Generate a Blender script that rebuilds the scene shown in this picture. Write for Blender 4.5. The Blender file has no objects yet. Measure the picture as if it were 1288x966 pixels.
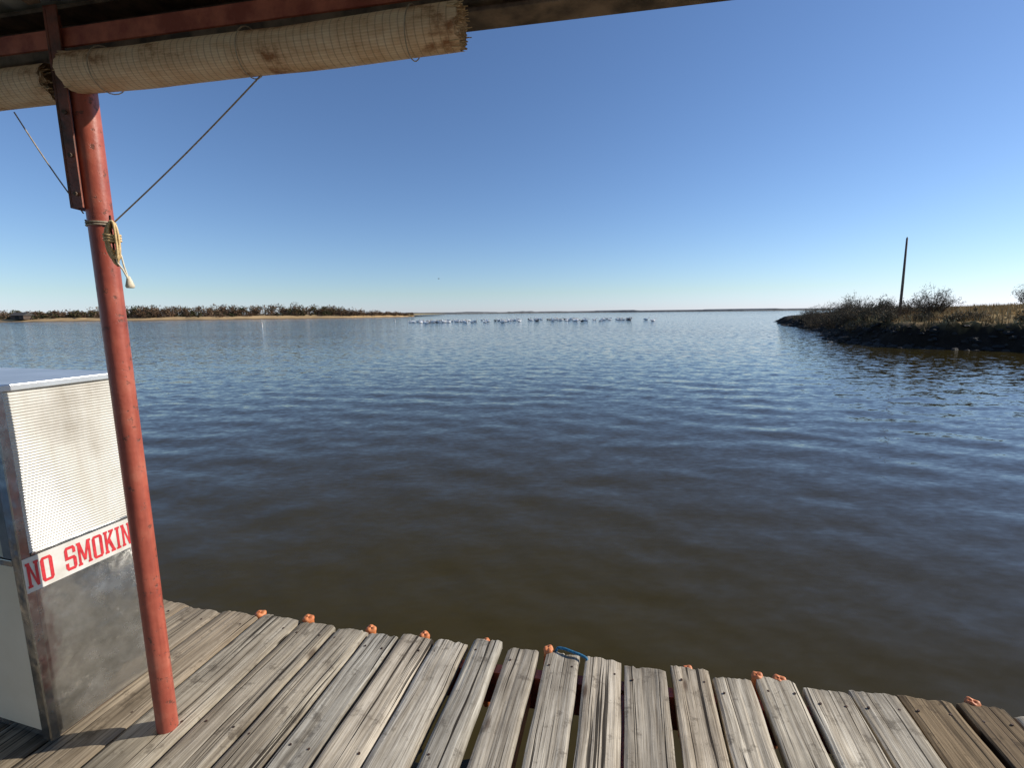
import bpy, math, random
import numpy as np
from mathutils import Vector, noise, Matrix
random.seed(7); rng=np.random.default_rng(7)
scene=bpy.context.scene
scene.view_settings.view_transform='Standard'
scene.view_settings.look='None'
scene.view_settings.exposure=0
SUN_AZ=math.radians(79); SUN_EL=math.radians(30)

# ------------------------------------------------------------ helpers
def link(o,parent=None):
    scene.collection.objects.link(o)
    if parent: o.parent=parent
    return o
def empty(name,loc=(0,0,0)):
    e=bpy.data.objects.new(name,None); e.location=loc; e.empty_display_size=.2
    return link(e)
def mesh_obj(name,verts,faces,mat=None,parent=None,smooth=False,cols=None,locs=None,extra=None):
    me=bpy.data.meshes.new(name)
    me.from_pydata([tuple(v) for v in verts],[],[tuple(f) for f in faces])
    me.update()
    if cols is not None:
        a=me.attributes.new('Col','FLOAT_COLOR','POINT')
        c=np.ones((len(verts),4),dtype=np.float32); c[:,:3]=np.asarray(cols,dtype=np.float32)
        a.data.foreach_set('color',c.ravel())
    if locs is not None:
        a=me.attributes.new('loc','FLOAT_VECTOR','POINT')
        a.data.foreach_set('vector',np.asarray(locs,dtype=np.float32).ravel())
    if smooth: me.polygons.foreach_set('use_smooth',[True]*len(me.polygons))
    if mat: me.materials.append(mat)
    return link(bpy.data.objects.new(name,me),parent)
class MB:
    def __init__(s): s.v=[];s.f=[];s.c=[]
    def add(s,vs,fs,col=(1,1,1)):
        b=len(s.v); s.v+= [tuple(v) for v in vs]; s.f+=[tuple(i+b for i in f) for f in fs]; s.c+=[col]*len(vs)
    def tube(s,pts,rad,n=6,col=(1,1,1),cap=True):
        pts=[Vector(p) for p in pts]
        if not hasattr(rad,'__len__'): rad=[rad]*len(pts)
        vs=[];fs=[]
        prev=None
        for i,p in enumerate(pts):
            t=(pts[min(i+1,len(pts)-1)]-pts[max(i-1,0)])
            if t.length<1e-9: t=Vector((0,0,1))
            t.normalize()
            a=prev if prev is not None else (Vector((1,0,0)) if abs(t.x)<.9 else Vector((0,1,0)))
            a=(a-t*a.dot(t)).normalized(); prev=a
            b=t.cross(a)
            for k in range(n):
                an=2*math.pi*k/n
                vs.append(p+(a*math.cos(an)+b*math.sin(an))*rad[i])
        for i in range(len(pts)-1):
            for k in range(n):
                k2=(k+1)%n
                fs.append((i*n+k,i*n+k2,(i+1)*n+k2,(i+1)*n+k))
        if cap:
            fs.append(tuple(range(n-1,-1,-1))); fs.append(tuple((len(pts)-1)*n+k for k in range(n)))
        s.add(vs,fs,col)
    def box(s,o,ax,ay,az,col=(1,1,1)):
        o=Vector(o);ax=Vector(ax);ay=Vector(ay);az=Vector(az)
        vs=[o,o+ax,o+ax+ay,o+ay,o+az,o+ax+az,o+ax+ay+az,o+ay+az]
        s.add(vs,[(0,3,2,1),(4,5,6,7),(0,1,5,4),(1,2,6,5),(2,3,7,6),(3,0,4,7)],col)
    def obj(s,name,mat,parent=None,smooth=False,bevel=0):
        o=mesh_obj(name,s.v,s.f,mat,parent,smooth,cols=s.c)
        if bevel:
            m=o.modifiers.new('bev','BEVEL'); m.width=bevel; m.segments=2; m.limit_method='ANGLE'
        return o

def newmat(name):
    m=bpy.data.materials.new(name); m.use_nodes=True
    nt=m.node_tree; b=nt.nodes['Principled BSDF']
    return m,nt,b
class NT:
    def __init__(s,nt): s.nt=nt
    def n(s,t,**k):
        nd=s.nt.nodes.new(t)
        for a,b in k.items(): setattr(nd,a,b)
        return nd
    def l(s,a,b): s.nt.links.new(a,b)
    def mapping(s,src,scale=(1,1,1),rot=(0,0,0),loc=(0,0,0)):
        m=s.n('ShaderNodeMapping'); m.inputs['Scale'].default_value=scale; m.inputs['Rotation'].default_value=rot; m.inputs['Location'].default_value=loc
        s.l(src,m.inputs['Vector']); return m.outputs[0]
    def noise(s,src,scale,detail=4,rough=.55,dist=0,out='Fac'):
        nd=s.n('ShaderNodeTexNoise'); nd.inputs['Scale'].default_value=scale; nd.inputs['Detail'].default_value=detail
        nd.inputs['Roughness'].default_value=rough; nd.inputs['Distortion'].default_value=dist
        if src is not None: s.l(src,nd.inputs['Vector'])
        return nd.outputs[out]
    def ramp(s,src,stops):
        nd=s.n('ShaderNodeValToRGB'); e=nd.color_ramp.elements
        while len(e)<len(stops): e.new(.5)
        for i,(p,c) in enumerate(stops):
            e[i].position=p; e[i].color=(c,c,c,1) if not hasattr(c,'__len__') else (*c,1)
        s.l(src,nd.inputs['Fac']); return nd.outputs['Color']
    def mix(s,a,b,fac,mode='MIX'):
        nd=s.n('ShaderNodeMix',data_type='RGBA',blend_type=mode)
        for idx,v in ((0,fac),(6,a),(7,b)):
            sock=nd.inputs[idx]
            if isinstance(v,bpy.types.NodeSocket): s.l(v,sock)
            elif hasattr(v,'__len__'): sock.default_value=(*v,1)
            elif idx==0: sock.default_value=v
            else: sock.default_value=(v,v,v,1)
        return nd.outputs[2]
    def math(s,op,a,b=0.):
        nd=s.n('ShaderNodeMath',operation=op)
        for i,v in enumerate((a,b)):
            if isinstance(v,bpy.types.NodeSocket): s.l(v,nd.inputs[i])
            else: nd.inputs[i].default_value=v
        return nd.outputs[0]
    def vmath(s,op,a,b=(0,0,0),scale=None,out=0):
        nd=s.n('ShaderNodeVectorMath',operation=op)
        for i,v in enumerate((a,b)):
            if isinstance(v,bpy.types.NodeSocket): s.l(v,nd.inputs[i])
            else: nd.inputs[i].default_value=v
        if scale is not None:
            if isinstance(scale,bpy.types.NodeSocket): s.l(scale,nd.inputs['Scale'])
            else: nd.inputs['Scale'].default_value=scale
        return nd.outputs[out]
    def bump(s,h,strength=.5,dist=.01,normal=None):
        nd=s.n('ShaderNodeBump'); nd.inputs['Strength'].default_value=strength; nd.inputs['Distance'].default_value=dist
        s.l(h,nd.inputs['Height'])
        if normal is not None: s.l(normal,nd.inputs['Normal'])
        return nd.outputs[0]
def simple(name,c1,c2=None,scale=5,rough=.6,metal=0,bump=.2,bdist=.003,usecol=False,stops=(.35,.65),spec=.5,detail=6):
    m,nt,b=newmat(name); N=NT(nt)
    geo=N.n('ShaderNodeNewGeometry').outputs['Position']
    nz=N.noise(geo,scale,detail,.6)
    col=N.ramp(nz,[(stops[0],c1),(stops[1],c2 or c1)])
    if usecol:
        at=N.n('ShaderNodeAttribute',attribute_name='Col')
        col=N.mix(col,at.outputs['Color'],1.,'MULTIPLY')
    N.l(col,b.inputs['Base Color'])
    b.inputs['Roughness'].default_value=rough; b.inputs['Metallic'].default_value=metal
    b.inputs['Specular IOR Level'].default_value=spec
    if bump:
        N.l(N.bump(N.noise(geo,scale*6,4),bump,bdist),b.inputs['Normal'])
    return m

# ------------------------------------------------------------ world, sun, camera
w=bpy.data.worlds.new("World"); scene.world=w; w.use_nodes=True
wn=w.node_tree; bg=wn.nodes['Background']; N=NT(wn)
sky=wn.nodes.new('ShaderNodeTexSky'); sky.sky_type='NISHITA'; sky.sun_disc=False
sky.sun_elevation=SUN_EL; sky.sun_rotation=SUN_AZ; sky.altitude=600
sky.air_density=1.0; sky.dust_density=.25; sky.ozone_density=2.4
c=N.mix(sky.outputs[0],(.83,.95,1.14),1.,'MULTIPLY')
sp=N.n('ShaderNodeSeparateColor'); N.l(c,sp.inputs[0])
cb=N.n('ShaderNodeCombineColor')
N.l(sp.outputs[0],cb.inputs[0])
g_=N.math('MAXIMUM',sp.outputs[1],N.math('MULTIPLY',sp.outputs[0],1.04)); N.l(g_,cb.inputs[1])
N.l(N.math('MAXIMUM',sp.outputs[2],N.math('MULTIPLY',g_,1.07)),cb.inputs[2])
N.l(cb.outputs[0],bg.inputs[0]); bg.inputs[1].default_value=.112
sd=bpy.data.lights.new('sun','SUN'); sd.energy=5.0; sd.angle=math.radians(.5); sd.color=(1,.93,.82)
so=link(bpy.data.objects.new('sun',sd))
sdir=Vector((math.sin(SUN_AZ)*math.cos(SUN_EL),math.cos(SUN_AZ)*math.cos(SUN_EL),math.sin(SUN_EL)))
so.rotation_euler=sdir.to_track_quat('Z','Y').to_euler(); so.location=(8,3,8)

p=math.radians(8.48); r=math.radians(.6)
R0=Vector((1,0,0));U0=Vector((0,math.sin(p),math.cos(p)));F=Vector((0,math.cos(p),-math.sin(p)))
R=R0*math.cos(r)-U0*math.sin(r); U=U0*math.cos(r)+R0*math.sin(r)
cd=bpy.data.cameras.new('camera'); cam=link(bpy.data.objects.new('camera',cd))
cd.sensor_width=36; cd.lens=36*600/1288; cd.clip_start=.05; cd.clip_end=9000
M=Matrix((( R.x,U.x,-F.x,0),(R.y,U.y,-F.y,0),(R.z,U.z,-F.z,1.5),(0,0,0,1)))
cam.matrix_world=M; scene.camera=cam

# ------------------------------------------------------------ water
WZ=-.5
def build_water():
    NR=560
    rr=1.0*np.exp(np.linspace(0,math.log(5000/1.0),NR))
    fr=np.radians(np.linspace(-60,60,520)); bk=np.radians(np.linspace(60,300,50)[1:-1])
    th=np.concatenate([fr,bk]); NC=len(th)
    Rg,T=np.meshgrid(rr,th,indexing='ij')
    X=Rg*np.sin(T);Y=Rg*np.cos(T)
    dr=Rg*(math.log(5000/1.0)/NR)
    Z=np.zeros_like(X)
    for i in range(90):
        lam=.20*(1.35/.20)**(rng.random()**1.15)
        a=rng.normal(math.radians(-97),math.radians(33))
        k=2*math.pi/lam
        amp=.0060*lam**.95*(.6+.8*rng.random())/3.2
        ph=rng.random()*6.28
        wx=.6*np.sin(X*.31+i)+.6*np.sin(Y*.23+2*i)
        wgt=np.clip(1.6-4.5*dr/lam,0,1)*(.6+.6*np.sin(X*.35*(1+.2*math.sin(i))+i*1.7)*np.sin(Y*.3+i*.9))
        wgt=wgt*(.5+.5*np.clip((Rg-3)/6,0,1))
        Z+=amp*wgt*np.sin(k*(X*math.cos(a)+Y*math.sin(a))+ph+wx)
    V=np.stack([X,Y,Z+WZ],-1).reshape(-1,3)
    i=np.arange(NR-1)[:,None];j=np.arange(NC)[None,:]
    a=i*NC+j;b=i*NC+(j+1)%NC;c=(i+1)*NC+(j+1)%NC;d=(i+1)*NC+j
    Fq=np.stack([a,d,c,b],-1).reshape(-1,4)
    nv=len(V)
    me=bpy.data.meshes.new('water')
    V2=np.vstack([V,[[0,0,WZ]]])
    me.vertices.add(len(V2)); me.vertices.foreach_set('co',V2.astype(np.float32).ravel())
    tri=np.array([[nv,(q+0)%NC,(q+1)%NC] for q in range(NC)])
    me.loops.add(Fq.size+tri.size)
    me.loops.foreach_set('vertex_index',np.concatenate([Fq.ravel(),tri.ravel()]).astype(np.int32))
    nf=len(Fq)+len(tri); me.polygons.add(nf)
    st=np.concatenate([np.arange(len(Fq))*4,len(Fq)*4+np.arange(len(tri))*3]).astype(np.int32)
    me.polygons.foreach_set('loop_start',st)
    me.polygons.foreach_set('use_smooth',np.ones(nf,dtype=bool))
    me.update(calc_edges=True); me.validate()
    return link(bpy.data.objects.new('water',me))
water=build_water()
m,nt,b=newmat('lake_water'); N=NT(nt)
gn=N.n('ShaderNodeNewGeometry'); geo=gn.outputs['Position']
mp=N.mapping(geo,(1,1.9,1),(0,0,math.radians(8)))
c1=N.vmath('SUBTRACT',N.noise(mp,2.4,2,.5,.2,'Color'),(.5,.5,.5))
c2=N.vmath('SUBTRACT',N.noise(mp,8.5,2,.55,.2,'Color'),(.5,.5,.5))
dist=N.vmath('LENGTH',geo,out='Value')
k1=N.math('MULTIPLY',N.math('MINIMUM',N.math('DIVIDE',N.math('MAXIMUM',N.math('SUBTRACT',dist,5.),0.),45.),1.),.80)
patch=N.ramp(N.noise(N.mapping(geo,(1,3,1)),.04,2,.6),[(.35,.65),(.65,1.)])
k1=N.math('MULTIPLY',N.math('ADD',k1,.10),patch)
k2=N.math('ADD',N.math('MULTIPLY',k1,.45),.08)
s1=N.vmath('SCALE',c1,scale=k1); s2=N.vmath('SCALE',c2,scale=k2)
nn=N.vmath('MULTIPLY',N.vmath('ADD',s1,s2),(1,1,0))
nn=N.vmath('NORMALIZE',N.vmath('ADD',gn.outputs['Normal'],nn))
N.l(nn,b.inputs['Normal'])
b.inputs['Base Color'].default_value=(.046,.034,.0065,1)
b.inputs['Roughness'].default_value=.06; b.inputs['IOR'].default_value=1.33
water.data.materials.append(m)

# ------------------------------------------------------------ wooden dock
dock=empty('wooden_dock')
def edgeY(X): return 1.97-.2*X
AZB=math.radians(13.2); bd=Vector((math.sin(AZB),math.cos(AZB),0)); bn=Vector((math.cos(AZB),-math.sin(AZB),0))
bounds=[-3.42,-3.24,-3.05,-2.87,-2.68,-2.5,-2.31,-2.12,-1.93,-1.72,-1.50,-1.278,-1.06,-.862,-.69,-.535,-.369,-.203,-.045,.127,.30,.47,.655,.82,.985,1.155,1.33,1.50,1.69,1.86,2.04,2.22,2.4,2.58,2.76,2.95]
m,nt,b=newmat('weathered_wood'); N=NT(nt); wood=m
lo=N.n('ShaderNodeAttribute',attribute_name='loc').outputs['Vector']
tint=N.n('ShaderNodeAttribute',attribute_name='Col').outputs['Color']
warp=N.noise(N.mapping(lo,(4.5,1.3,1)),1.2,2,.5)
sep=N.n('ShaderNodeSeparateXYZ'); N.l(lo,sep.inputs[0])
xx=N.math('ADD',sep.outputs[0],N.math('MULTIPLY',N.math('SUBTRACT',warp,.5),.035))
cmb=N.n('ShaderNodeCombineXYZ'); N.l(xx,cmb.inputs[0]); N.l(sep.outputs[1],cmb.inputs[1]); N.l(sep.outputs[2],cmb.inputs[2])
gv=cmb.outputs[0]
g1=N.noise(N.mapping(gv,(80,1.8,1)),1,5,.7)
g2=N.noise(N.mapping(gv,(280,7,1)),1,3,.6)
g3=N.noise(N.mapping(gv,(24,.6,1),loc=(3,9,0)),1,3,.6)
ck=N.noise(N.mapping(gv,(80,.8,1),loc=(7,3,0)),1,2,.5)
crack=N.ramp(ck,[(.61,0),(.635,1)])
blot=N.noise(lo,2.2,5,.65)
col=N.ramp(g1,[(.30,(.17,.145,.115)),(.43,(.48,.435,.36)),(.56,(.70,.65,.55)),(.8,(.86,.81,.71))])
col=N.mix(col,N.ramp(g2,[(.3,(.50,.48,.45)),(.60,(1.,1.,1.))]),.8,'MULTIPLY')
col=N.mix(col,N.ramp(g3,[(.35,(.72,.69,.65)),(.6,(1.,1.,1.))]),.8,'MULTIPLY')
col=N.mix(col,N.ramp(blot,[(.33,(.60,.58,.56)),(.58,(1.05,1.04,1.02))]),.85,'MULTIPLY')
vor=N.n('ShaderNodeTexVoronoi'); vor.inputs['Scale'].default_value=1; N.l(N.mapping(lo,(6.5,2.2,1)),vor.inputs['Vector'])
knot=N.ramp(vor.outputs['Distance'],[(.04,1),(.10,0)])
col=N.mix(col,(.09,.055,.035),N.math('MULTIPLY',knot,.75))
col=N.mix(col,(.020,.015,.011),N.math('MULTIPLY',crack,.93))
grime=N.ramp(N.noise(lo,11,5,.75),[(.56,0),(.65,1)])
col=N.mix(col,(.11,.09,.068),N.math('MULTIPLY',grime,.6))
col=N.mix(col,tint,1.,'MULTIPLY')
N.l(col,b.inputs['Base Color']); b.inputs['Roughness'].default_value=.85; b.inputs['Specular IOR Level'].default_value=.2
hh=N.math('ADD',N.math('MULTIPLY',g1,.6),N.math('MULTIPLY',g2,.35))
hh=N.math('SUBTRACT',hh,N.math('MULTIPLY',crack,.9))
N.l(N.bump(hh,.7,.004),b.inputs['Normal'])

nailm=simple('rusty_nail',(.04,.025,.018),(.10,.05,.03),60,.6,.4,0)
def board(i,x0,x1,length,tint):
    nx,ny=15,80
    ex=random.uniform(-.02,.024)
    wdt=(x1-x0)*1.019
    skew=random.uniform(-.004,.004)
    base=Vector(((x0+x1)/2,edgeY((x0+x1)/2),0))+bd*ex
    ox=random.uniform(0,50);oy=random.uniform(0,50)
    cup=random.uniform(-.004,.004); dz=random.uniform(-.005,.005); tilt=random.uniform(-.005,.005)
    ang=random.uniform(-.012,.012)
    jag=[ -abs(noise.noise(Vector((k*.9+ox,i,0))))*.024 for k in range(nx)]
    V=[];L=[];C=[]
    ts=[(j/(ny-1))**1.3 for j in range(ny)]
    for j in range(ny):
        s=-length*ts[j]
        for k in range(nx):
            u=(k/(nx-1)-.5)
            x=u*wdt
            e=math.exp(s/.05)
            wob=.0042*noise.noise(Vector((s*5,ox+(0 if u<0 else 9),i)))*(abs(u)*2)**3
            gx=ox+x*45; gz=noise.noise(Vector((gx,s*1.3+oy,0)))
            z=dz+cup*(4*u*u-1)+tilt*u*2-.0025*max(0,-gz)*1.6
            if k in(0,nx-1): z-=.006
            elif k in (1,nx-2): z-=.0014
            if j==0: z-=.006; 
            sy=s+(jag[k]*e)+ang*x*e*3
            P=base+bn*(x+wob+skew*s)+bd*sy+Vector((0,0,z))
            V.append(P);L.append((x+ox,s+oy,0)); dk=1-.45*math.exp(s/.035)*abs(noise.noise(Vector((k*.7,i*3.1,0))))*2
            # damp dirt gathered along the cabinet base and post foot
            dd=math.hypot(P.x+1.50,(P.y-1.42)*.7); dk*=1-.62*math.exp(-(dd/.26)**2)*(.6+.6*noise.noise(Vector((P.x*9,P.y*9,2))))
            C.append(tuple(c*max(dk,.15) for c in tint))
    Fc=[]
    for j in range(ny-1):
        for k in range(nx-1):
            a=j*nx+k
            Fc.append((a,a+nx,a+nx+1,a+1))
    per=[k for k in range(nx)]+[j*nx+nx-1 for j in range(1,ny)]+[(ny-1)*nx+k for k in range(nx-2,-1,-1)]+[j*nx for j in range(ny-2,0,-1)]
    b0=len(V)
    for q in per:
        P=V[q].copy(); P.z-= .034; V.append(P); l=L[q]; L.append((l[0],l[1],.034)); C.append(tuple(c*.5 for c in tint))
    n=len(per)
    for q in range(n):
        Fc.append((per[q],per[(q+1)%n],b0+(q+1)%n,b0+q))
    Fc.append(tuple(b0+q for q in range(n-1,-1,-1)))
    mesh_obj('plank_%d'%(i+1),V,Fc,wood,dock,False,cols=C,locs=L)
    nb=MB()
    for s in (-.09,-.62,-1.25,-1.9):
        for u in (-.3,.3):
            c=base+bn*(u*wdt+random.uniform(-.008,.008))+bd*(s+random.uniform(-.012,.012))+Vector((0,0,dz+.0008))
            nb.tube([c-Vector((0,0,.006)),c],.0045,8)
    nb.obj('nails_%d'%(i+1),nailm,dock)
gaps={-.045:.034,.127:.036,.30:.024,-.203:.024,.655:.026,.985:.024,1.155:.022,-.535:.022,-1.278:.018,-.862:.02,1.69:.022,1.86:.014}
for i in range(len(bounds)-1):
    x0,x1=bounds[i],bounds[i+1]
    g0=gaps.get(x0,.014);g1_=gaps.get(x1,.014)
    xm=(x0+x1)/2
    t=random.uniform(.80,1.10); wv=random.uniform(-.035,.035)
    tn=[t*(1+wv),t,t*(1-wv)]
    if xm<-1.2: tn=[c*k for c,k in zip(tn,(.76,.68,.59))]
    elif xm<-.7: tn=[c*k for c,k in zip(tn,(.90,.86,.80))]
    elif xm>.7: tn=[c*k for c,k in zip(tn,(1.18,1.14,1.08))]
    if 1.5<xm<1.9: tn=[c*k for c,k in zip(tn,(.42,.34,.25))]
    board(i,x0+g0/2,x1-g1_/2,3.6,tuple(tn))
red,nt,b=newmat('red_oxide_paint'); N=NT(nt)
geo=N.n('ShaderNodeNewGeometry').outputs['Position']
c=N.ramp(N.noise(geo,9,6,.65),[(.3,(.33,.065,.042)),(.55,(.44,.105,.065)),(.75,(.52,.17,.11))])
chip=N.ramp(N.noise(geo,34,5,.7),[(.60,0),(.64,1)])
c=N.mix(c,(.14,.06,.04),N.math('MULTIPLY',chip,.8))
streak=N.ramp(N.noise(N.mapping(geo,(40,40,2.5)),1,4,.6),[(.35,(.66,.62,.60)),(.6,(1.,1.,1.))])
c=N.mix(c,streak,.8,'MULTIPLY')
N.l(c,b.inputs['Base Color']); b.inputs['Roughness'].default_value=.42
N.l(N.bump(N.math('SUBTRACT',N.noise(geo,60,4),chip),.5,.002),b.inputs['Normal'])
ed=Vector((1,-.2,0)).normalized(); en=Vector((.2,1,0)).normalized()
mb=MB()
for off,zz in ((-.13,-.036),(-.7,-.036),(-1.6,-.036)):
    o=Vector((-3.6,edgeY(-3.6),0))+en*off
    mb.box(o+Vector((0,0,zz-.15)),ed*6.8,en*.05,Vector((0,0,.148)))
for X in (-2.6,-1.2,0.05,.44,1.3,2.6):
    o=Vector((X,edgeY(X),0))+en*-.15
    mb.box(o+Vector((0,0,-.12)),-bd*3.2,bn*.05,Vector((0,0,.08)))
mb.obj('steel_frame',red,dock)
mb=MB()
for off in (-.5,-1.3,-2.2):
    o=Vector((-3.5,edgeY(-3.5),0))+en*off
    mb.tube([o+Vector((0,0,-.47))+ed*q for q in np.linspace(0,6.6,12)],.22,20)
mb.obj('float_drum',simple('dark_float',(.02,.02,.018),(.04,.035,.03),4,.7,0,.2),dock,True)

orange=simple('orange_plastic',(.55,.15,.045),(.72,.27,.10),30,.55,0,.25,.001)
for k,(X,tp) in enumerate(((-1.30,-.008),(-1.035,-.002),(-.70,-.014),(-.43,-.012),(-.135,-.008),(.15,-.004),(.735,-.016),(1.005,-.006),(1.09,-.014),(1.76,-.006))):
    e=empty('orange_bumper')
    mb=MB(); c=Vector((X,edgeY(X),0))+en*random.uniform(.010,.020)
    rr=random.uniform(.020,.025); top=tp-.004
    lean=Vector((random.uniform(-.02,.02),random.uniform(0,.02),0))
    prof=[(rr*.92,-.30),(rr,-.29),(rr,-.01),(rr*1.08,-.004),(rr*1.08,.004),(rr*.95,.010),(rr*.6,.012),(rr*.3,.011),(rr*.05,.010)]
    vs=[];fs=[];n=20
    for (q,z) in prof:
        for a in range(n):
            an=2*math.pi*a/n
            q2=q*(1+.10*math.sin(an*2+k)); vs.append(c+lean*(z*3)+Vector((q2*math.cos(an),q*math.sin(an),z+top+.003*math.sin(an*3+k))))
    for a in range(len(prof)-1):
        for bq in range(n):
            b2=(bq+1)%n; fs.append((a*n+bq,a*n+b2,(a+1)*n+b2,(a+1)*n+bq))
    fs.append(tuple((len(prof)-1)*n+a for a in range(n)))
    mb.add(vs,fs); mb.obj('tube',orange,e,True)
blue=simple('blue_rope_fibre',(.01,.09,.20),(.03,.22,.38),120,.7,0,.6,.002)
mb=MB()
pts=[]
for a in np.linspace(0,1,26):
    x=.175+.155*a; yy=edgeY(x)+.01-.035*a*a*1.6+.004*math.sin(a*9); z=.004+.010*math.sin(a*math.pi)-.09*max(0,a-.88)*4-.05*max(0,.1-a)*8
    pts.append((x,yy,z))
mb.tube(pts,.006,8); o=mb.obj('blue_rope',blue,None,True)

# ------------------------------------------------------------ roof structure
AX=Vector((1,-.185,0)).normalized(); AN=Vector((.185,1,0)).normalized()
def L(X,off,z): 
    q=Vector((X,1.318-.185*X,0))+AN*off; q.z=z; return q
roof=empty('dock_roof')
beamm=simple('rusty_dark_steel',(.10,.075,.055),(.32,.23,.16),9,.65,.1,.5,.005,stops=(.4,.65))
darkm=simple('dark_iron',(.045,.035,.030),(.13,.085,.06),9,.65,.2,.4,.004,stops=(.35,.7))
cordm=simple('old_cord',(.30,.24,.17),(.48,.40,.30),90,.8,0,.5,.001)
mb=MB(); 
mb.box(L(-4.5,.02,2.268),AX*9.5,AN*.085,Vector((0,0,.012)))
mb.box(L(-4.5,.093,2.2805),AX*9.5,AN*.012,Vector((0,0,.16)))
mb.box(L(-4.5,.02,2.42),AX*9.5,AN*.072,Vector((0,0,.012)))
mb.obj('eave_channel',beamm,roof,bevel=.002)
mb=MB(); mb.box(L(-4.5,-.03,2.285),AX*9.5,AN*.008,Vector((0,0,.05)))
mb.box(L(-4.5,-.022,2.327),AX*9.5,AN*.04,Vector((0,0,.008)))
mb.obj('eave_angle',simple('red_oxide_dull',(.34,.08,.05),(.60,.18,.11),10,.6,0,.4,.004,stops=(.4,.6)),roof,bevel=.0015)
sheet=simple('weathered_roof_sheet',(.52,.53,.48),(.78,.78,.72),3,.6,.0,.15,.003)
nx=420; V=[];Fc=[]
rows=[(.16,2.437),(0,2.46),(-1.2,2.66),(-2.6,2.88),(-4.6,2.6)]
for (off,z) in rows:
    for k in range(nx):
        q=L(-4.5+9.5*k/(nx-1)*.983,off,z+.009*math.sin(k*2*math.pi/4.2)); V.append(q)
for a in range(len(rows)-1):
    for k in range(nx-1): Fc.append((a*nx+k,a*nx+k+1,(a+1)*nx+k+1,(a+1)*nx+k))
mesh_obj('roof_sheet',V,Fc,sheet,roof,True)
mb=MB()
for X in (-2.9,-1.36,.25,1.9,3.4):
    a=L(X,-.06,2.385); c=L(X,-2.6,2.80)
    mb.box(a,AX*.045,c-a,Vector((0,0,.05)))
for off in (-.75,-1.4,-2.1):
    z=2.435+(-off)*.16
    mb.box(L(-4.5,off,z),AX*9.4,AN*.05,Vector((0,0,.03)))
mb.obj('rafter',beamm,roof,bevel=.002)
post=empty('roof_post')
mb=MB(); px,py=-1.285,1.558
zs=np.linspace(-.45,2.268,30)
mb.tube([(px,py,z) for z in zs],.0335,28); mb.obj('pipe',red,post,True)
mb=MB()
mb.box(Vector((px-.055,py-.040,1.83)),Vector((.008,0,0)),Vector((0,.050,0)),Vector((0,0,.56)))
mb.box(Vector((px-.0465,py-.040,1.83)),Vector((.036,-.006,0)),Vector((0,.006,0)),Vector((0,0,.56)))
mb.obj('angle_iron',simple('brown_red_steel',(.10,.05,.038),(.30,.09,.055),16,.55,.1,.5,.004),post,bevel=.0015)
mb=MB()
for z in (1.87,1.98,2.1):
    mb.tube([(px-.025,py-.044,z),(px-.025,py-.052,z)],.006,6)
mb.obj('bolt',darkm,post)
# blinds
m,nt,b=newmat('reed_blind'); N=NT(nt); reed=m
lo=N.n('ShaderNodeAttribute',attribute_name='loc').outputs['Vector']
sep=N.n('ShaderNodeSeparateXYZ'); N.l(lo,sep.inputs[0])
reeds=N.math('SINE',N.math('MULTIPLY',sep.outputs[1],2*math.pi/.0052))
seam=N.math('ABSOLUTE',N.math('SUBTRACT',N.math('FRACT',N.math('MULTIPLY',N.math('ADD',sep.outputs[0],N.math('MULTIPLY',N.noise(lo,6,2),.010)),1/.020)),.5))
seamm=N.ramp(seam,[(.04,1),(.10,0)])
st=N.noise(N.mapping(lo,(5,9,1)),1.3,6,.7)
col=N.ramp(st,[(.36,(.38,.18,.08)),(.45,(.84,.60,.38)),(.6,(.95,.77,.55)),(.75,(.96,.83,.63))])
col=N.mix(col,N.ramp(N.noise(N.mapping(lo,(4,180,1)),1,3,.6),[(.3,(.76,.68,.58)),(.6,(1.,1.,1.))]),.5,'MULTIPLY')
col=N.mix(col,N.ramp(reeds,[(0,(.82,.76,.68)),(.6,(1.,1.,1.))]),.5,'MULTIPLY')
col=N.mix(col,(.34,.20,.11),N.math('MULTIPLY',seamm,.45))
N.l(col,b.inputs['Base Color']); b.inputs['Roughness'].default_value=.6
hb=N.math('SUBTRACT',N.math('MULTIPLY',reeds,.3),seamm)
N.l(N.bump(hb,.6,.0015),b.inputs['Normal'])
tipm=simple('reed_tip',(.45,.30,.15),(.75,.55,.33),40,.7)
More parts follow.
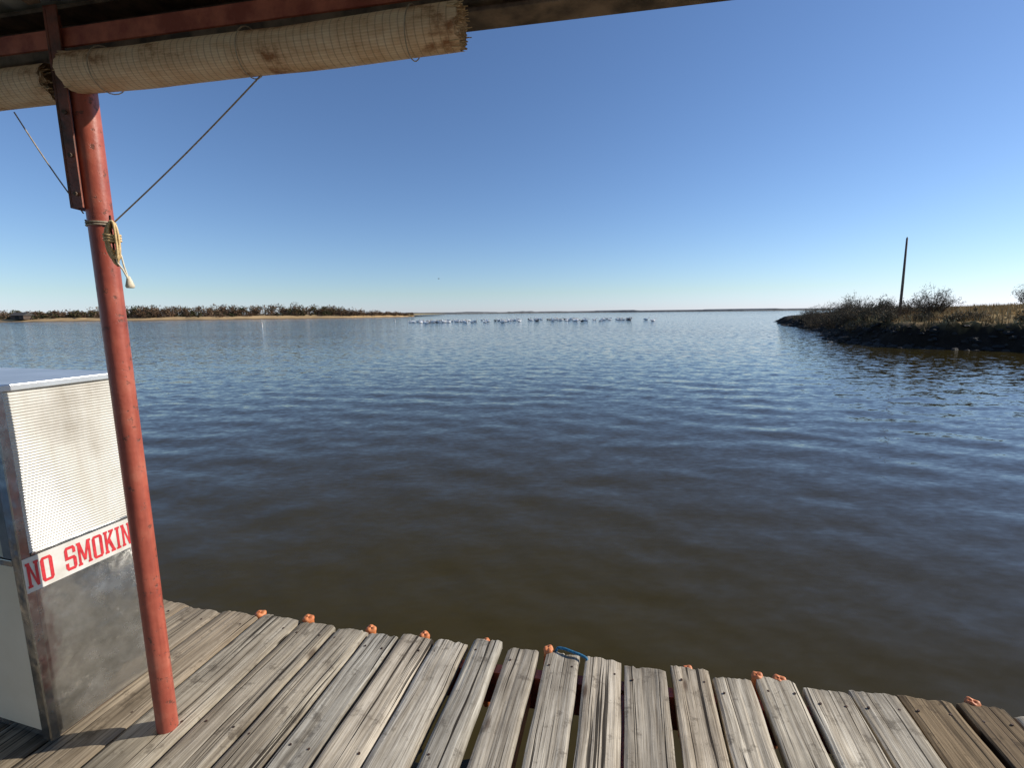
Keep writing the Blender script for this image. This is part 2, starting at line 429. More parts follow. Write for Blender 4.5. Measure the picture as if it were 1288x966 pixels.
def blind(X0,X1,zc,off,seed,r0=.057):
    e=empty('rolled_reed_blind')
    ns=int((X1-X0)/.012); turns=4.2; npf=150
    V=[];Lc=[];Fc=[]
    for i in range(ns+1):
        f=i/ns; X=X0+(X1-X0)*f
        sag=-.006*math.sin(f*math.pi)+.004*noise.noise(Vector((X*3,seed,0)))
        c=L(X,off,zc+sag)
        ph=.25*math.sin(X*1.3+seed)
        for k in range(npf):
            g=k/(npf-1); th=-g*turns*2*math.pi+ph+1.2
            rr=r0-.030*g*(1+.1*math.sin(X*7+seed))
            rr*=1+.05*noise.noise(Vector((X*6,math.cos(th)*1.2,math.sin(th)*1.2+seed)))
            endj=0
            if i==0 or i==ns: endj=(random.uniform(-.006,.010))*(1 if i==ns else -1)
            q=c+AX*endj+AN*(rr*math.cos(th))+Vector((0,0,rr*math.sin(th)))
            V.append(q); Lc.append((X+seed*3,g*turns*.27,0))
    for i in range(ns):
        for k in range(npf-1):
            a=i*npf+k; Fc.append((a,a+1,a+npf+1,a+npf))
    mesh_obj('roll',V,Fc,reed,e,True,locs=Lc)
    mb=MB()
    for q in range(60):
        th=random.uniform(0,6.28); rr=random.uniform(.025,.057)
        s=X1 if q%4 else X0; sg=1 if q%4 else -1
        c=L(s,off,zc)+AN*(rr*math.cos(th))+Vector((0,0,rr*math.sin(th)))
        d=AX*sg*random.uniform(.006,.020)+Vector((0,0,random.uniform(-.008,.004)))
        mb.tube([c-AX*sg*.02,c+d],[.0018,.0012],5)
    mb.obj('frayed_reeds',tipm,e)
    mb=MB()
    t=X0+.12
    while t<X1-.02:
        pts=[]
        for a in np.linspace(0,2*math.pi,26):
            c=L(t+.008*math.sin(a),off,zc-.003)+AN*((r0+.001)*math.cos(a))+Vector((0,0,(r0+.002)*math.sin(a)-.002)); pts.append(c)
        mb.tube(pts,.0016,5); t+=.46
    mb.obj('tie_cord',cordm,e,True)
    return e
blind(-1.275,-.115,2.212,-.03,1.)
blind(-3.2,-1.352,2.196,-.02,4.)
def cord(name,a,b_,r_=.0028,sag=.01,par=None,n=24):
    mb=MB(); a=Vector(a);b_=Vector(b_); pts=[]
    for t in np.linspace(0,1,n):
        q=a.lerp(b_,t); q.z-=sag*math.sin(t*math.pi); pts.append(q)
    mb.tube(pts,r_,6); return mb.obj(name,cordm,par,True)
cord('blind_cord',(-1.215,1.525,1.79),(-.665,1.425,2.170),.0022,.008)
cord('blind_cord',(-1.325,1.545,1.82),(-1.53,1.585,2.13),.0022,.008)
rope=empty('tied_rope')
mb=MB()
pts=[(px+.035*math.cos(a)*1.05,py+.036*math.sin(a),1.778+.0012*a) for a in np.linspace(0,6.28*2.6,70)]
mb.tube(pts,.0028,6)
base=Vector((-1.215,1.515,1.775))
mb.obj('wrap',cordm,rope,True)
mb=MB()
ropeY=simple('tan_rope_fibre',(.55,.37,.17),(.82,.62,.34),120,.8,0,.6,.001)
for k in range(7):
    w_=.012+.004*(k%3); hgt_=.085+.012*(k%4); pts=[]
    for a in np.linspace(0,2*math.pi,26):
        pts.append(base+Vector((.003*k-.004+w_*math.sin(a),-.004*k+.003*math.cos(2*a),-hgt_/2+hgt_/2*math.cos(a)+.002*k)))
    mb.tube(pts,.0036,6)
for z in (-.03,-.038,-.046):
    pts=[base+Vector((.004+.020*math.cos(a),-.012+.020*math.sin(a),z+.002*math.sin(a*2))) for a in np.linspace(0,6.28,16)]
    mb.tube(pts,.0036,6)
mb.obj('coil',ropeY,rope,True)
mb=MB()
pts=[base+Vector(q) for q in ((.008,-.005,-.06),(.018,-.004,-.09),(.022,-.004,-.12),(.026,-.002,-.145),(.028,0,-.175))]
mb.tube(pts,.0026,6)
pts=[base+Vector(q) for q in ((.004,-.012,-.07),(.010,-.012,-.11),(.02,-.008,-.13),(.03,-.004,-.16),(.030,0,-.18))]
mb.tube(pts,.0026,6)
e0=base+Vector((.028,0,-.150))
mb.tube([e0,e0+Vector((.001,0,-.012)),e0+Vector((.002,0,-.03)),e0+Vector((.002,0,-.036))],[.004,.0075,.0125,.010],12)
mb.obj('tassel',simple('pale_cord',(.6,.52,.38),(.78,.70,.55),80,.8),rope,True)
mb=MB()
mb.tube([base+Vector(q) for q in ((-.03,0,.0),(-.005,-.004,.004),(.0,-.006,.03),(-.002,-.006,-.005),(.0,-.006,-.10),(.006,-.006,-.12))],.003,6)
mb.obj('hook',darkm,rope,True)

# ------------------------------------------------------------ metal cabinet
cab=empty('fuel_cabinet')
C0=Vector((-1.640,1.484,0)); ca=math.radians(15.5)
DR=Vector((math.sin(ca),math.cos(ca),0)); NRm=Vector((math.cos(ca),-math.sin(ca),0))
DL=-NRm
DEP=.398; WID=.80; HT=1.288
galv,nt,b=newmat('galvanised_steel'); N=NT(nt)
geo=N.n('ShaderNodeNewGeometry').outputs['Position']
vo=N.n('ShaderNodeTexVoronoi'); vo.inputs['Scale'].default_value=45; N.l(geo,vo.inputs['Vector'])
c=N.ramp(N.noise(geo,4,7,.7),[(.35,(.33,.33,.31)),(.6,(.58,.58,.56))])
c=N.mix(c,N.ramp(vo.outputs['Color'],[(0,.8),(1,1.)]),.5,'MULTIPLY')
spots=N.ramp(N.noise(geo,14,6,.75),[(.59,0),(.68,1)])
c=N.mix(c,(.82,.81,.77),N.math('MULTIPLY',spots,.65))
N.l(c,b.inputs['Base Color']); b.inputs['Metallic'].default_value=.92
N.l(N.ramp(N.noise(geo,6,6,.65),[(.3,.11),(.7,.36)]),b.inputs['Roughness'])
N.l(N.bump(N.noise(geo,5,3),.7,.015),b.inputs['Normal'])
cream=simple('cream_painted_panel',(.72,.60,.42),(.82,.71,.53),3,.5,0,.1,.002)
whitep,nt,b=newmat('ribbed_white_plastic'); N=NT(nt)
geo=N.n('ShaderNodeNewGeometry').outputs['Position']
c=N.ramp(N.noise(geo,3.5,6,.65),[(.3,(.46,.43,.37)),(.5,(.60,.58,.52)),(.7,(.66,.64,.60))])
c=N.mix(c,N.ramp(N.noise(N.mapping(geo,(30,30,3)),1,4,.7),[(.35,(.80,.77,.72)),(.6,(1.,1.,1.))]),.6,'MULTIPLY')
N.l(c,b.inputs['Base Color']); b.inputs['Roughness'].default_value=.2
Z=Vector((0,0,1)); O=C0
mb=MB()
zb=.012
mb.box(O-NRm*.012+DR*.012+Z*zb,DL*(WID-.03),DR*(DEP-.024),Z*(HT-zb-.012))
mb.obj('inner_body',galv,cab)
V=[];Fc=[];nu,nv_=24,40
for a in range(nv_):
    for k in range(nu):
        u=.026+(DEP-.048)*k/(nu-1); z=.03+.655*a/(nv_-1)
        V.append(O+DR*u+NRm*(-.005+.0035*noise.noise(Vector((u*6,z*5,1.3))))+Z*z)
for a in range(nv_-1):
    for k in range(nu-1):
        q=a*nu+k; Fc.append((q,q+1,q+nu+1,q+nu))
mesh_obj('lower_side_panel',V,Fc,galv,cab,True)
mb=MB()
mb.box(O-NRm*.0105+Z*.014,DR*.026,NRm*.0125,Z*(HT-.03))
mb.box(O-NRm*.0+Z*.014-DR*.002,DL*.040,DR*.010,Z*(HT-.03))
mb.box(O-NRm*.0105+Z*.014+DR*(DEP-.022),DR*.022,NRm*.0125,Z*(HT-.03))
mb.box(O+DR*.03-NRm*.006+Z*.702,DR*(DEP-.053),NRm*.006,Z*.010)
mb.box(O+DL*.040+DR*.0-DR*.004+Z*.675,DL*(WID-.042),DR*.012,Z*.022)
mb.obj('corner_trim',galv,cab,bevel=.0015)
mb=MB()
mb.box(O+NRm*.006-DR*.008+Z*(HT-.022),DL*(WID+.006),DR*(DEP+.014),Z*.022)
mb.obj('top_cap',simple('pale_aluminium',(.56,.57,.57),(.70,.71,.71),6,.34,.6,.1),cab,bevel=.003)
mb=MB()
mb.box(O-NRm*.02+DR*.02,DL*(WID-.04),DR*(DEP-.04),Z*.05)
mb.obj('plinth',darkm,cab)
mb=MB()
mb.box(O+DL*.041+DR*.0+Z*.05,DL*(WID-.05),DR*.010,Z*.622)
mb.obj('lower_front_panel',cream,cab,bevel=.002)
mb=MB()
mb.box(O+DL*.085+DR*.001+Z*.70,DL*(WID-.1),DR*.010,Z*(HT-.725))
mb.obj('upper_front_panel',simple('ivory_panel',(.42,.42,.34),(.52,.52,.44),3,.4),cab,bevel=.002)
mb=MB()
mb.box(O+DL*.0415-DR*.001+Z*.70,DL*.04,DR*.010,Z*(HT-.725))
mb.obj('door_gasket',simple('grey_blue_trim',(.10,.12,.13),(.18,.20,.21),12,.5),cab)
mb=MB()
for u in (.013,DEP-.011):
    for z in (.12,.40,.80,1.05,1.22):
        c=O+DR*u+Z*z+NRm*.0015; mb.tube([c,c+NRm*.003],.004,8)
mb.obj('rivets',galv,cab)
V=[];Fc=[];z0=.713;z1=HT-.024;pitch=.0100;nr=int((z1-z0)/pitch); sub=6
ncx=14
rows=nr*sub+1
for i in range(rows):
    z=z0+(z1-z0)*i/(rows-1); ph=i/sub*2*math.pi
    d=-.004+.0012*math.cos(ph)
    for k in range(ncx):
        u=.026+(DEP-.048)*k/(ncx-1)
        V.append(O+DR*u+NRm*(d+.0018*math.sin(u*17+z*6)+.0012*math.sin(z*13+u*4))+Z*z)
for i in range(rows-1):
    for k in range(ncx-1):
        a=i*ncx+k; Fc.append((a,a+1,a+ncx+1,a+ncx))
mesh_obj('ribbed_panel',V,Fc,whitep,cab,True)
sign=empty('no_smoking_sign')
SZ=.580
mb=MB()
mb.box(O+NRm*.0025+DR*.001+Z*SZ,DR*(DEP-.004),NRm*.0018,Z*.122)
mb.obj('plate',simple('white_sticker',(.58,.55,.48),(.74,.72,.68),12,.4,0,.05),sign,bevel=.0005)
redl=simple('red_lettering',(.50,.02,.03),(.70,.05,.06),50,.45,0,0)
def letters(ch):
    d={
    'N':[[(0,0),(1.9,0),(1.9,.9),(0,.9)],[(0,8.1),(1.7,8.1),(1.7,9),(0,9)],[(.4,.9),(1.5,.9),(1.5,8.1),(.4,8.1)],[(3.5,0),(4.6,0),(4.6,8.1),(3.5,8.1)],[(3.1,8.1),(5,8.1),(5,9),(3.1,9)],[(1.5,8.1),(1.5,6.0),(3.5,0),(3.5,2.6),(1.7,8.1)]],
    'O':[[(.9,0),(4.1,0),(4.9,1),(.1,1)],[(.1,8),(4.9,8),(4.1,9),(.9,9)],[(.1,1),(1.5,1),(1.5,8),(.1,8)],[(3.5,1),(4.9,1),(4.9,8),(3.5,8)]],
    'S':[[(.9,0),(4.1,0),(4.9,1.1),(.1,1.1)],[(.1,1.1),(1.4,1.1),(1.4,2.9),(.1,2.9)],[(3.5,1.1),(4.9,1.1),(4.9,4.1),(3.5,4.1)],[(.1,4.1),(4.9,4.1),(4.1,5.2),(.1,5.2)],[(.1,5.2),(1.4,5.2),(1.4,7.9),(.1,7.9)],[(3.6,6.2),(4.9,6.2),(4.9,7.9),(3.6,7.9)],[(.1,7.9),(4.9,7.9),(4.1,9),(.9,9)]],
    'M':[[(-.2,0),(1.7,0),(1.7,.9),(-.2,.9)],[(.2,.9),(1.3,.9),(1.3,8.1),(.2,8.1)],[(-.2,8.1),(1.5,8.1),(1.5,9),(-.2,9)],[(4.3,0),(6.2,0),(6.2,.9),(4.3,.9)],[(4.7,.9),(5.8,.9),(5.8,8.1),(4.7,8.1)],[(4.5,8.1),(6.2,8.1),(6.2,9),(4.5,9)],[(1.3,8.1),(1.3,5.6),(2.5,1.5),(3,1.5),(3,3.6),(1.5,9)],[(4.7,8.1),(4.5,9),(3,3.6),(3,1.5),(3.5,1.5),(4.7,5.6)]],
    'K':[[(0,0),(2,0),(2,.9),(0,.9)],[(.4,.9),(1.6,.9),(1.6,8.1),(.4,8.1)],[(0,8.1),(2,8.1),(2,9),(0,9)],[(1.6,3.2),(4.7,8.1),(3.3,8.1),(1.6,5.2)],[(2.6,8.1),(5,8.1),(5,9),(2.6,9)],[(2.0,4.4),(3.5,.9),(4.9,.9),(3.0,5.9)],[(3,0),(5.2,0),(5.2,.9),(3,.9)]],
    'I':[[(0,0),(2.2,0),(2.2,.9),(0,.9)],[(.5,.9),(1.7,.9),(1.7,8.1),(.5,8.1)],[(0,8.1),(2.2,8.1),(2.2,9),(0,9)]],
    'G':[[(.9,0),(4.1,0),(4.9,1),(.1,1)],[(.1,8),(4.9,8),(4.1,9),(.9,9)],[(.1,1),(1.5,1),(1.5,8),(.1,8)],[(3.5,1),(4.9,1),(4.9,4.4),(3.5,4.4)],[(2.6,3.5),(3.5,3.5),(3.5,4.4),(2.6,4.4)],[(3.5,6.2),(4.9,6.2),(4.9,8),(3.5,8)]]}
    return d[ch]
def sgn():
    V=[];Fc=[]
    sc=.0099; scx=.00722
    adv={'N':5.6,'O':5.6,'S':5.6,'M':6.8,'K':5.8,'I':2.9,'G':4.9,' ':4.2}
    u=.006/scx
    e=0
    for ch in 'NO SMOKING':
        if ch!=' ':
            for poly in letters(ch):
                b0=len(V); e+=1
                for (x,z) in poly:
                    V.append(O+DR*((u+x)*scx)+NRm*(.0052+.00003*(e%8))+Z*(SZ+.016+z*sc))
                Fc.append(tuple(range(b0,b0+len(poly))))
        u+=adv[ch]
    mesh_obj('lettering',V,Fc,redl,sign)
    print('text end',u*scx,DEP)
sgn()

# ------------------------------------------------------------ peninsula (right bank)
poly=np.array([(35,61),(32.3,52),(30.6,48),(26.4,41),(21.6,32.5),(20.1,28),(20.2,25.5),(21.2,22.6),(24,20.2),(29,17.5),(42,13.5),(80,6),(180,0),(180,150),(90,135),(52,95),(40,72)],dtype=float)
def sdist(X,Y):
    P=np.stack([X,Y],-1); best=np.full(X.shape,1e9); ins=np.zeros(X.shape,bool)
    for i in range(len(poly)):
        a=poly[i];c=poly[(i+1)%len(poly)]; e=c-a; wv=P-a
        t=np.clip((wv@e)/(e@e),0,1); dd=wv-t[...,None]*e; best=np.minimum(best,np.hypot(dd[...,0],dd[...,1]))
        cond=((a[1]>Y)!=(c[1]>Y)); 
        xi=a[0]+(Y-a[1])/(c[1]-a[1]+1e-12)*(c[0]-a[0])
        ins^=(cond&(X<xi))
    return np.where(ins,best,-best)
def sm(x): x=np.clip(x,0,1); return x*x*(3-2*x)
def nz(X,Y,s,seed=0):
    o=np.zeros(X.size); xf=X.ravel();yf=Y.ravel()
    for i in range(X.size): o[i]=noise.noise(Vector((xf[i]*s,yf[i]*s,seed)))
    return o.reshape(X.shape)
def height(X,Y):
    d=sdist(X,Y)+1.1*nz(X,Y,.33)+.45*nz(X,Y,1.3,3)
    tip=sm((Y-34)/24)
    hh=-1.0+.5*sm((d+1)/1)+(1.25-.35*tip)*sm(d/2.0)+.62*sm((d-2)/9)+.45*sm((d-6)/22)
    hh+= .16*nz(X,Y,.8,5)*sm(d/2)+.07*nz(X,Y,2.6,7)*sm((d+.3)/1)
    return hh,d
xs=15+165*(np.linspace(0,1,230)**2.0); ys=np.concatenate([np.linspace(-2,14,20)[:-1],np.linspace(14,72,220),np.linspace(72,150,50)[1:]])
XX,YY=np.meshgrid(xs,ys,indexing='ij'); HH,DD=height(XX,YY)
V=np.stack([XX,YY,HH],-1).reshape(-1,3)
ny_=len(ys); i=np.arange(len(xs)-1)[:,None]; j=np.arange(ny_-1)[None,:]
a=i*ny_+j; Fq=np.stack([a,a+ny_,a+ny_+1,a+1],-1).reshape(-1,4)
keep=(HH.ravel()[Fq].max(1)>-.9); Fq=Fq[keep]
g=sm((HH.ravel()-.50)/.50+.3*nz(XX,YY,.9,11).ravel())[:,None]
colv=(1-g)*np.array([.026,.019,.014])+g*np.array([.50,.355,.16])
m,nt,b=newmat('bank_soil_and_dry_grass'); N=NT(nt)
at=N.n('ShaderNodeAttribute',attribute_name='Col').outputs['Color']; geo=N.n('ShaderNodeNewGeometry').outputs['Position']
c=N.mix(at,N.ramp(N.noise(geo,2.2,8,.7),[(.3,(.45,.42,.38)),(.65,(1.15,1.1,1.))]),1.,'MULTIPLY')
N.l(c,b.inputs['Base Color']); b.inputs['Roughness'].default_value=.95; b.inputs['Specular IOR Level'].default_value=.15
N.l(N.bump(N.noise(geo,5,8,.75),1.,.12),b.inputs['Normal'])
mesh_obj('peninsula_ground',V,Fq.tolist(),m,None,False,cols=colv)
def scatter(n,xr,yr,cond):
    out=[]
    while len(out)<n:
        X=rng.uniform(*xr,size=n);Y=rng.uniform(*yr,size=n)
        h_,d_=height(X,Y)
        ok=cond(h_,d_,X,Y)
        out+=list(zip(X[ok],Y[ok],h_[ok],d_[ok]))
    return out[:n]
leafm=simple('dry_vegetation',(.8,.8,.8),(1,1,1),3,.85,0,0,usecol=True,spec=.1)
mb=MB()
for (x,y,h_,d_) in scatter(10000,(19,70),(14,66),lambda h,d,X,Y:(h>.30)&(d<30)&(X/np.maximum(Y,1)<1.4)):
    n=5; s=.18+.24*random.random()
    cc=random.choice([(.50,.36,.165),(.40,.28,.125),(.58,.43,.22),(.28,.20,.10)]); 
    if h_<.7: cc=tuple(c*.4 for c in cc)
    for k in range(n):
        a=random.uniform(0,6.28); l=s*random.uniform(.6,1.3); lean=random.uniform(.1,.7)*l
        bx=x+random.uniform(-.12,.12);by=y+random.uniform(-.12,.12)
        wv=.02+.012*random.random()
        pa=(bx-wv*math.sin(a),by+wv*math.cos(a),h_-.03);pb=(bx+wv*math.sin(a),by-wv*math.cos(a),h_-.03)
        tp=(bx+lean*math.cos(a),by+lean*math.sin(a),h_+l)
        mb.add([pa,pb,tp],[(0,1,2)],cc)
mb.obj('dry_grass',leafm)
mb=MB()
def rock(c,s,col):
    n=7;m_=5;vs=[]
    sx,sy,sz=s*random.uniform(.8,1.5),s*random.uniform(.7,1.2),s*random.uniform(.4,.8)
    sd_=random.uniform(0,100); rot=random.uniform(0,6.28)
    for i in range(m_):
        ph=math.pi*i/(m_-1)
        for k in range(n):
            th=2*math.pi*k/n
            v=Vector((math.sin(ph)*math.cos(th),math.sin(ph)*math.sin(th),math.cos(ph)))
            q=1+.45*noise.noise(v*1.7+Vector((sd_,0,0)))
            v=Vector((v.x*sx*q,v.y*sy*q,v.z*sz*q)); v.rotate(Matrix.Rotation(rot,3,'Z')); vs.append(v+Vector(c))
    fs=[(i*n+k,(i+1)*n+k,(i+1)*n+(k+1)%n,i*n+(k+1)%n) for i in range(m_-1) for k in range(n)]
    mb.add(vs,fs,col)
for (x,y,h_,d_) in scatter(800,(18,50),(14,64),lambda h,d,X,Y:(d>-.7)&(d<1.5)&(h>-.7)):
    g=random.uniform(.008,.028); rock((x,y,max(h_,-.58)+.0),random.uniform(.06,.24)*(1.2 if d_<.5 else .8),(g,g*.8,g*.62))
mb.obj('shore_rocks',simple('dark_rock',(.7,.7,.7),(1,1,1),6,.85,0,.5,.02,usecol=True))
def hgt(x,y):
    a,_=height(np.array([x],float),np.array([y],float)); return float(a[0])
def shrub(name,x,y,wd,ht,nb_,nl,cols,leaf=.045,z=None,bcol=(.10,.075,.055)):
    mb=MB(); z0=hgt(x,y)-.05 if z is None else z
    tips=[]
    for k in range(nb_):
        a=random.uniform(0,6.28); rr=random.random()**.6
        tx,ty=wd/2*rr*math.cos(a),wd/2*rr*math.sin(a)
        hh_=ht*(1-.55*rr*rr)*random.uniform(.65,1.08)
        b0=Vector((x+tx*.25,y+ty*.25,z0))
        pts=[b0]
        for s in (.33,.66,1.):
            pts.append(b0+Vector((tx*.75*s**1.3,ty*.75*s**1.3,hh_*s))+Vector([random.uniform(-.05,.05)*ht for _ in range(3)])*s)
        r0=.006*ht+.008
        mb.tube(pts,[r0,r0*.7,r0*.45,r0*.15],4,bcol,cap=False)
        for q in range(7):
            s=random.uniform(.3,1.); i0=min(2,int(s*3)); f_=s*3-i0
            st=pts[i0].lerp(pts[i0+1],min(f_,1))
            d=Vector((random.gauss(0,1),random.gauss(0,1),random.gauss(.6,.7))).normalized()*ht*random.uniform(.1,.24)
            md=st+d*.5+Vector([random.uniform(-.03,.03)*ht for _ in range(3)])
            mb.tube([st,md,st+d],[r0*.35,r0*.25,r0*.1],3,bcol,cap=False); tips+=[md,st+d,st+d*.75]
    for k in range(nl):
        t=random.choice(tips)+Vector([random.gauss(0,.035*ht) for _ in range(3)])
        a=Vector([random.gauss(0,1) for _ in range(3)]).normalized(); c=Vector([random.gauss(0,1) for _ in range(3)]).normalized()
        s=leaf*random.uniform(.5,1.4); cc=random.choice(cols)
        mb.add([t-a*s*.5,t+a*s*.5,t+c*s],[(0,1,2)],cc)
    return mb.obj(name,leafm)
GB=[(.13,.10,.055),(.20,.15,.085),(.09,.075,.04),(.27,.20,.115)]
GG=[(.04,.048,.02),(.065,.07,.03),(.10,.09,.045)]
shr=[(31,49,2.6,1.6),(30.4,45.5,2.4,1.7),(28.4,42,2.8,1.9),(33,52,2.5,1.7),(35,57,2.8,1.5),(27,39,2.6,1.8),(25.3,36,2.4,1.5),(29.5,41.5,2.8,2.1),(31.5,45,3,2.1),(24.6,33.6,2.2,1.3),(27.5,37.5,3,1.8),(33.5,48,3.4,2.2),(23.8,30.8,2.4,1.1),(25.3,32.5,2.6,1.3),(22.9,27,1.8,.8),(24.2,25.4,1.7,.7),(26.6,24,1.6,.6),(22.6,29.3,1.5,.8),(29.2,22,1.6,.6),
 (36.5,59,2.5,1.5),(34,54.5,2.6,1.7),(29,44,2.5,1.6),(26,37.5,2.4,1.4),(24.6,35,2.0,1.2),(35.5,52,3,2.1),(30.5,39,3,1.8),(22.2,31,1.7,.8),(21.9,28,1.3,.6),(22.9,24.9,1.2,.55),(25.0,23.2,1.3,.55),(27.6,21.6,1.3,.5),(31,20.6,1.5,.6),(33,19.6,1.4,.5),
 (38,60,3,1.9),(32.2,47,2.6,1.9),(28.0,40.3,2.4,1.8),(26.4,36,2.6,1.5),(37,56,3,2.0),(24.0,32.2,1.8,1.0),(28.6,36.5,2.6,1.6),(27.8,34,2.6,1.3),(29.6,35.2,2.6,1.3)]
for (x,y,wd,ht) in shr:
    shrub('bare_shrub',x,y,wd,ht,44,620,GB,.075)
shrub('round_shrub',26.6,30.4,2.9,2.05,90,1900,GB+GG,.06)
shrub('evergreen_shrub',25.7,33.3,1.5,1.45,44,1900,GG,.07)
shrub('round_shrub',47.5,44,3.2,2.6,60,1700,GG+GB,.09)
for (x,y,wd,ht) in ((44,50,2,.8),(52,58,3,1.0)):
    shrub('distant_shrub',x,y,wd,ht,30,500,GG+GB,.10)
pole=empty('utility_pole')
PX,PY=25.80,32.0; pz=hgt(PX,PY)-.2
mb=MB(); mb.tube([(PX,PY,pz),(PX-.01,PY,pz+2.5),(PX-.04,PY,6.05)],[.085,.075,.055],12)
mb.obj('shaft',simple('old_pole_wood',(.11,.08,.06),(.20,.15,.11),5,.85),pole,True)
mb=MB(); mb.tube([(PX-.04,PY,6.05),(PX-.04,PY,6.12)],[.04,.02],8); mb.box(Vector((PX-.11,PY-.07,5.6)),Vector((.05,0,0)),Vector((0,.05,0)),Vector((0,0,.2)))
mb.obj('pole_cap',darkm,pole)

# ------------------------------------------------------------ left shore + trees
sh=[(-900,200),(-500,232),(-330,248),(-272,257),(-225,265),(-180,273),(-140,290),(-104,308),(-88,338),(-76,372)]
lev=[(0,-.7),(4,.1),(10,1.1),(40,1.9),(160,2.2),(500,2.0)]
n=len(sh)
vs=[];fs=[];cs=[]
dense=[]
for i in range(n-1):
    for q in range(14):
        t=q/14; dense.append((sh[i][0]*(1-t)+sh[i+1][0]*t,sh[i][1]*(1-t)+sh[i+1][1]*t))
dense.append(sh[-1])
for i,(x,y) in enumerate(dense):
    fr=min(1,(len(dense)-1-i)/30+.02)
    for (o_,z) in lev:
        wob=3*noise.noise(Vector((x*.05,y*.05,0)))
        vs.append((x,y+wob+o_*(fr if o_>10 else 1),(-.5+(z+.5)*(.45+.55*fr)+.4*noise.noise(Vector((x*.03,o_,2)))*(o_>5))))
        cs.append((.12,.09,.06) if z<.1 else (.56,.38,.19) if z<1.5 else (.36,.28,.14))
k=len(lev)
for i in range(len(dense)-1):
    for q in range(k-1): fs.append((i*k+q,(i+1)*k+q,(i+1)*k+q+1,i*k+q+1))
gm=simple('far_grass',(.7,.7,.7),(1.1,1.1,1.1),.08,.95,0,0,usecol=True,spec=.1)
mesh_obj('left_shore_ground',vs,fs,gm,None,True,cols=cs)
mb=MB()
def ftree(x,y,z,h_,wd,cols,nl):
    mb.tube([(x,y,z-.3),(x,y,z+h_*.35),(x+random.uniform(-.3,.3),y,z+h_*.7)],[.22,.15,.05],5,(.07,.05,.04),cap=False)
    cl=[(random.gauss(0,.26)*wd,random.gauss(0,.26)*wd,random.uniform(.18,.85)*h_,random.uniform(.18,.34)*wd) for _ in range(7)]
    for c in cl:
        mb.tube([(x,y,z+h_*.3),(x+c[0],y+c[1],z+c[2])],[.1,.03],3,(.07,.05,.04),cap=False)
    for _ in range(nl):
        c=random.choice(cl); v=Vector([random.gauss(0,1) for _ in range(3)]); v=v.normalized()*c[3]*random.random()**.4
        v.z*=.75
        t=Vector((x+c[0],y+c[1],z+c[2]))+v; a=Vector([random.gauss(0,1) for _ in range(3)]).normalized();b_=Vector([random.gauss(0,1) for _ in range(3)]).normalized()
        s=random.uniform(.45,.95)
        mb.add([t-a*s*.5,t+a*s*.5,t+b_*s],[(0,1,2)],random.choice(cols))
P1=[(.14,.085,.05),(.19,.115,.065),(.10,.07,.045)];P2=[(.055,.06,.025),(.09,.085,.04)];P3=[(.22,.15,.09),(.15,.105,.07)]
def shoreY(x):
    return float(np.interp(x,[q[0] for q in sh],[q[1] for q in sh]))
def topz(x):
    return float(np.interp(x,[-420,-300,-262,-235,-222,-190,-165,-145,-125,-112],[5.8,5.6,6.0,7.4,9.2,8.2,7.8,10.0,8.2,5.6]))
for q in range(380):
    x=random.uniform(-420,-110)
    dep=random.uniform(9,45)
    h_=topz(x)*random.uniform(.6,1.05)*(.85+.5*noise.noise(Vector((x*.08,3,0))))
    ftree(x,shoreY(x)+dep,1.0,h_,h_*random.uniform(.8,1.3),random.choice([P1,P1,P2,P3]),160)
for q in range(260):
    x=random.uniform(-420,-105); h_=random.uniform(1.4,3.0)
    ftree(x,shoreY(x)+random.uniform(8,22),.8,h_,h_*2.0,random.choice([P1,P2,P3]),50)
for q in range(110):
    x=random.uniform(-112,-78); h_=random.uniform(1.6,4.0)*(.45+(-76-x)/34)
    ftree(x,shoreY(x)+random.uniform(6,20),.5,h_,h_*1.4,random.choice([P1,P3]),60)
mb.obj('distant_trees',leafm)
barn=empty('barn'); bx,by,bz=-272,262,.8
mb=MB(); mb.box((bx,by,bz),(7,0,0),(0,6,0),(0,0,2.2)); mb.obj('walls',simple('barn_siding',(.07,.05,.04),(.11,.08,.06),.8,.8),barn)
mb=MB(); mb.add([(bx-.5,by-.5,bz+2.1),(bx+7.5,by-.5,bz+2.1),(bx+7.5,by+3,bz+3.8),(bx-.5,by+3,bz+3.8),(bx-.5,by+6.5,bz+2.1),(bx+7.5,by+6.5,bz+2.1)],[(0,1,2,3),(3,2,5,4),(0,3,4),(1,5,2)])
mb.obj('roof',simple('barn_roof',(.05,.045,.04),(.08,.07,.06),.8,.8),barn)
mb=MB(); mb.box((bx+2.4,by-.06,bz),(2.2,0,0),(0,.05,0),(0,0,1.9)); mb.obj('door',simple('barn_door',(.02,.018,.016),None,1,.8),barn)
vs=[];fs=[];cs=[]
xsf=np.linspace(-1500,2600,900)
for i,x in enumerate(xsf):
    x=float(x)
    y=1500+120*noise.noise(Vector((x*.002,0,0)))
    zt=5.0+3.0*noise.noise(Vector((x*.012,5,0)))+1.6*noise.noise(Vector((x*.07,8,0)))
    zt=max(2.6,float(zt))
    vs+=[(x,y,-.7),(x,y+4,.9),(x,y+12,zt),(x,y+500,zt+1)]
    cs+=[(.20,.19,.16),(.20,.19,.17),(.14,.16,.18),(.15,.17,.18)]  # atmospheric haze put into the far shore colours as bluish grey
for i in range(len(xsf)-1):
    for q in range(3): fs.append((i*4+q,(i+1)*4+q,(i+1)*4+q+1,i*4+q+1))
mesh_obj('far_shore_hills',vs,fs,gm,None,False,cols=cs)

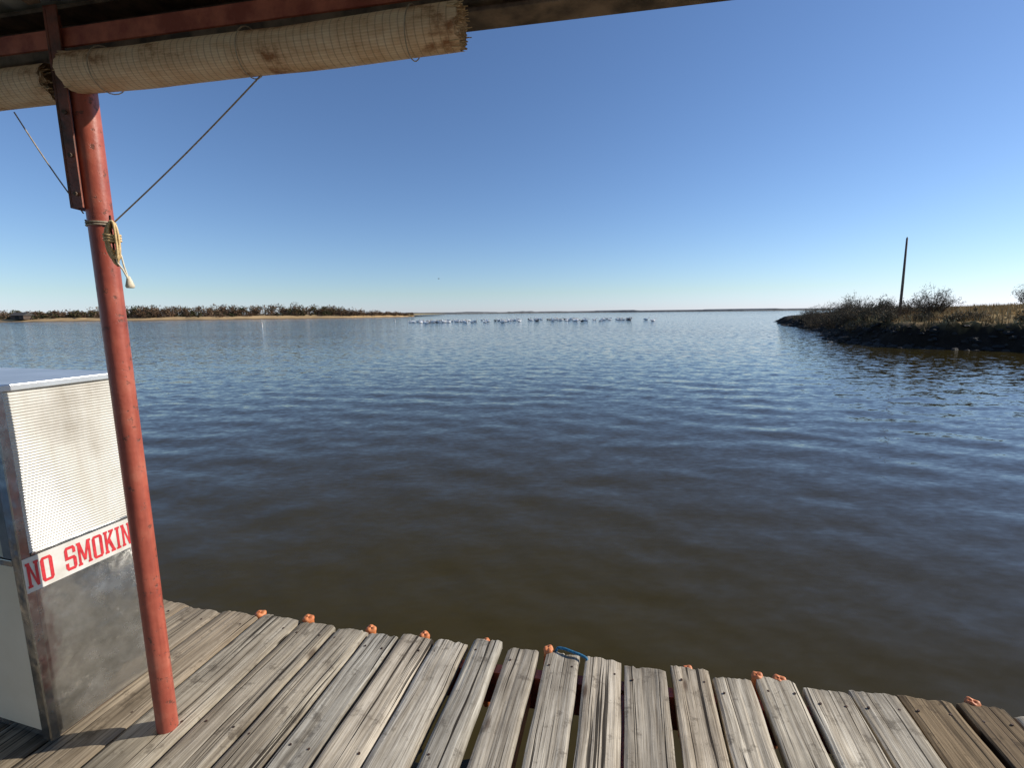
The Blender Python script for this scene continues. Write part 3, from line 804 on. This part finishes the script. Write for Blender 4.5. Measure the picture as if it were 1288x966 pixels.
# ------------------------------------------------------------ birds
birdm=simple('white_feathers',(.93,.93,.93),(1,1,1),8,.8,0,0,usecol=True)
def bird(mb,x,y,s,a,dark=False):
    ca_,sa=math.cos(a),math.sin(a)
    def T(u,v,w_): return (x+s*(u*ca_-v*sa),y+s*(u*sa+v*ca_),WZ+s*w_)
    col=(.95,.95,.94) if not dark else (.16,.15,.14)
    prof=[(-.55,.16,.012),(-.42,.17,.07),(-.2,.14,.16),(.05,.13,.20),(.25,.14,.16),(.38,.17,.08),(.42,.19,.03)]
    vs=[];fs=[];n=8
    for (u,z,r_) in prof:
        for k in range(n):
            an=2*math.pi*k/n; vs.append(T(u,r_*math.cos(an),z+r_*.85*math.sin(an)))
    for i in range(len(prof)-1):
        for k in range(n): fs.append((i*n+k,i*n+(k+1)%n,(i+1)*n+(k+1)%n,(i+1)*n+k))
    mb.add(vs,fs,col)
    mb.tube([T(.3,0,.12),T(.42,0,.26),T(.38,0,.40),T(.43,0,.47),T(.50,0,.46)],[.07*s,.045*s,.04*s,.06*s,.035*s],6,col)
    mb.tube([T(.50,0,.46),T(.62,0,.42),T(.78,0,.38)],[.03*s,.025*s,.008*s],5,(.75,.42,.10))
    for sd_ in (-1,1):
        mb.add([T(.2,sd_*.13,.24),T(-.05,sd_*.20,.19),T(-.5,sd_*.05,.24),T(-.1,sd_*.1,.33)],[(0,1,2,3)],tuple(c*.95 for c in col))
mb=MB()
for q in range(140):
    u=random.random()**1.1; x=-24+56*u+random.gauss(0,1.5)
    y=random.gauss(112,12)+6*math.sin(x*.2)+u*16
    bird(mb,x,y,random.uniform(.85,1.35),random.choice([0,math.pi])+random.uniform(-.7,.7),random.random()<.12)
mb.obj('bird_flock',birdm)
def flying(name,x,y,z,s,a):
    mb=MB(); ca_,sa=math.cos(a),math.sin(a)
    def T(u,v,w_): return (x+s*(u*ca_-v*sa),y+s*(u*sa+v*ca_),z+s*w_)
    mb.tube([T(-.5,0,0),T(-.2,0,0),T(.15,0,0),T(.35,0,.02),T(.5,0,0)],[.02*s,.1*s,.11*s,.06*s,.01*s],8,(.25,.24,.23))
    for sd_ in (-1,1):
        mb.add([T(.15,sd_*.06,.03),T(-.12,sd_*.06,.03),T(-.1,sd_*.5,.22),T(.12,sd_*.5,.24),T(-.2,sd_*1.05,.10)],[(0,1,2,3),(3,2,4)],(.25,.24,.23))
    return mb.obj(name,birdm)
flying('flying_bird',-7.4,50,5.05,.24,.4)
flying('flying_bird',-24.5,30,10.3,.20,.9)
for (x,y,s) in ((-44.6,86,.85),(-29.5,122,.9)):
    e=empty('channel_buoy'); mb=MB()
    prof=[(.14,-.3),(.18,-.1),(.18,.05),(.10,.15),(.09,.85),(.08,.95),(.02,1.0)]
    mb.tube([(x,y,WZ+z*s) for _,z in prof],[q*s for q,_ in prof],14,(.6,.6,.58)); mb.obj('body',birdm,e,True)
    mb=MB(); mb.tube([(x,y,WZ+.68*s),(x,y,WZ+.76*s)],.10*s,14); mb.obj('band',orange,e,True)
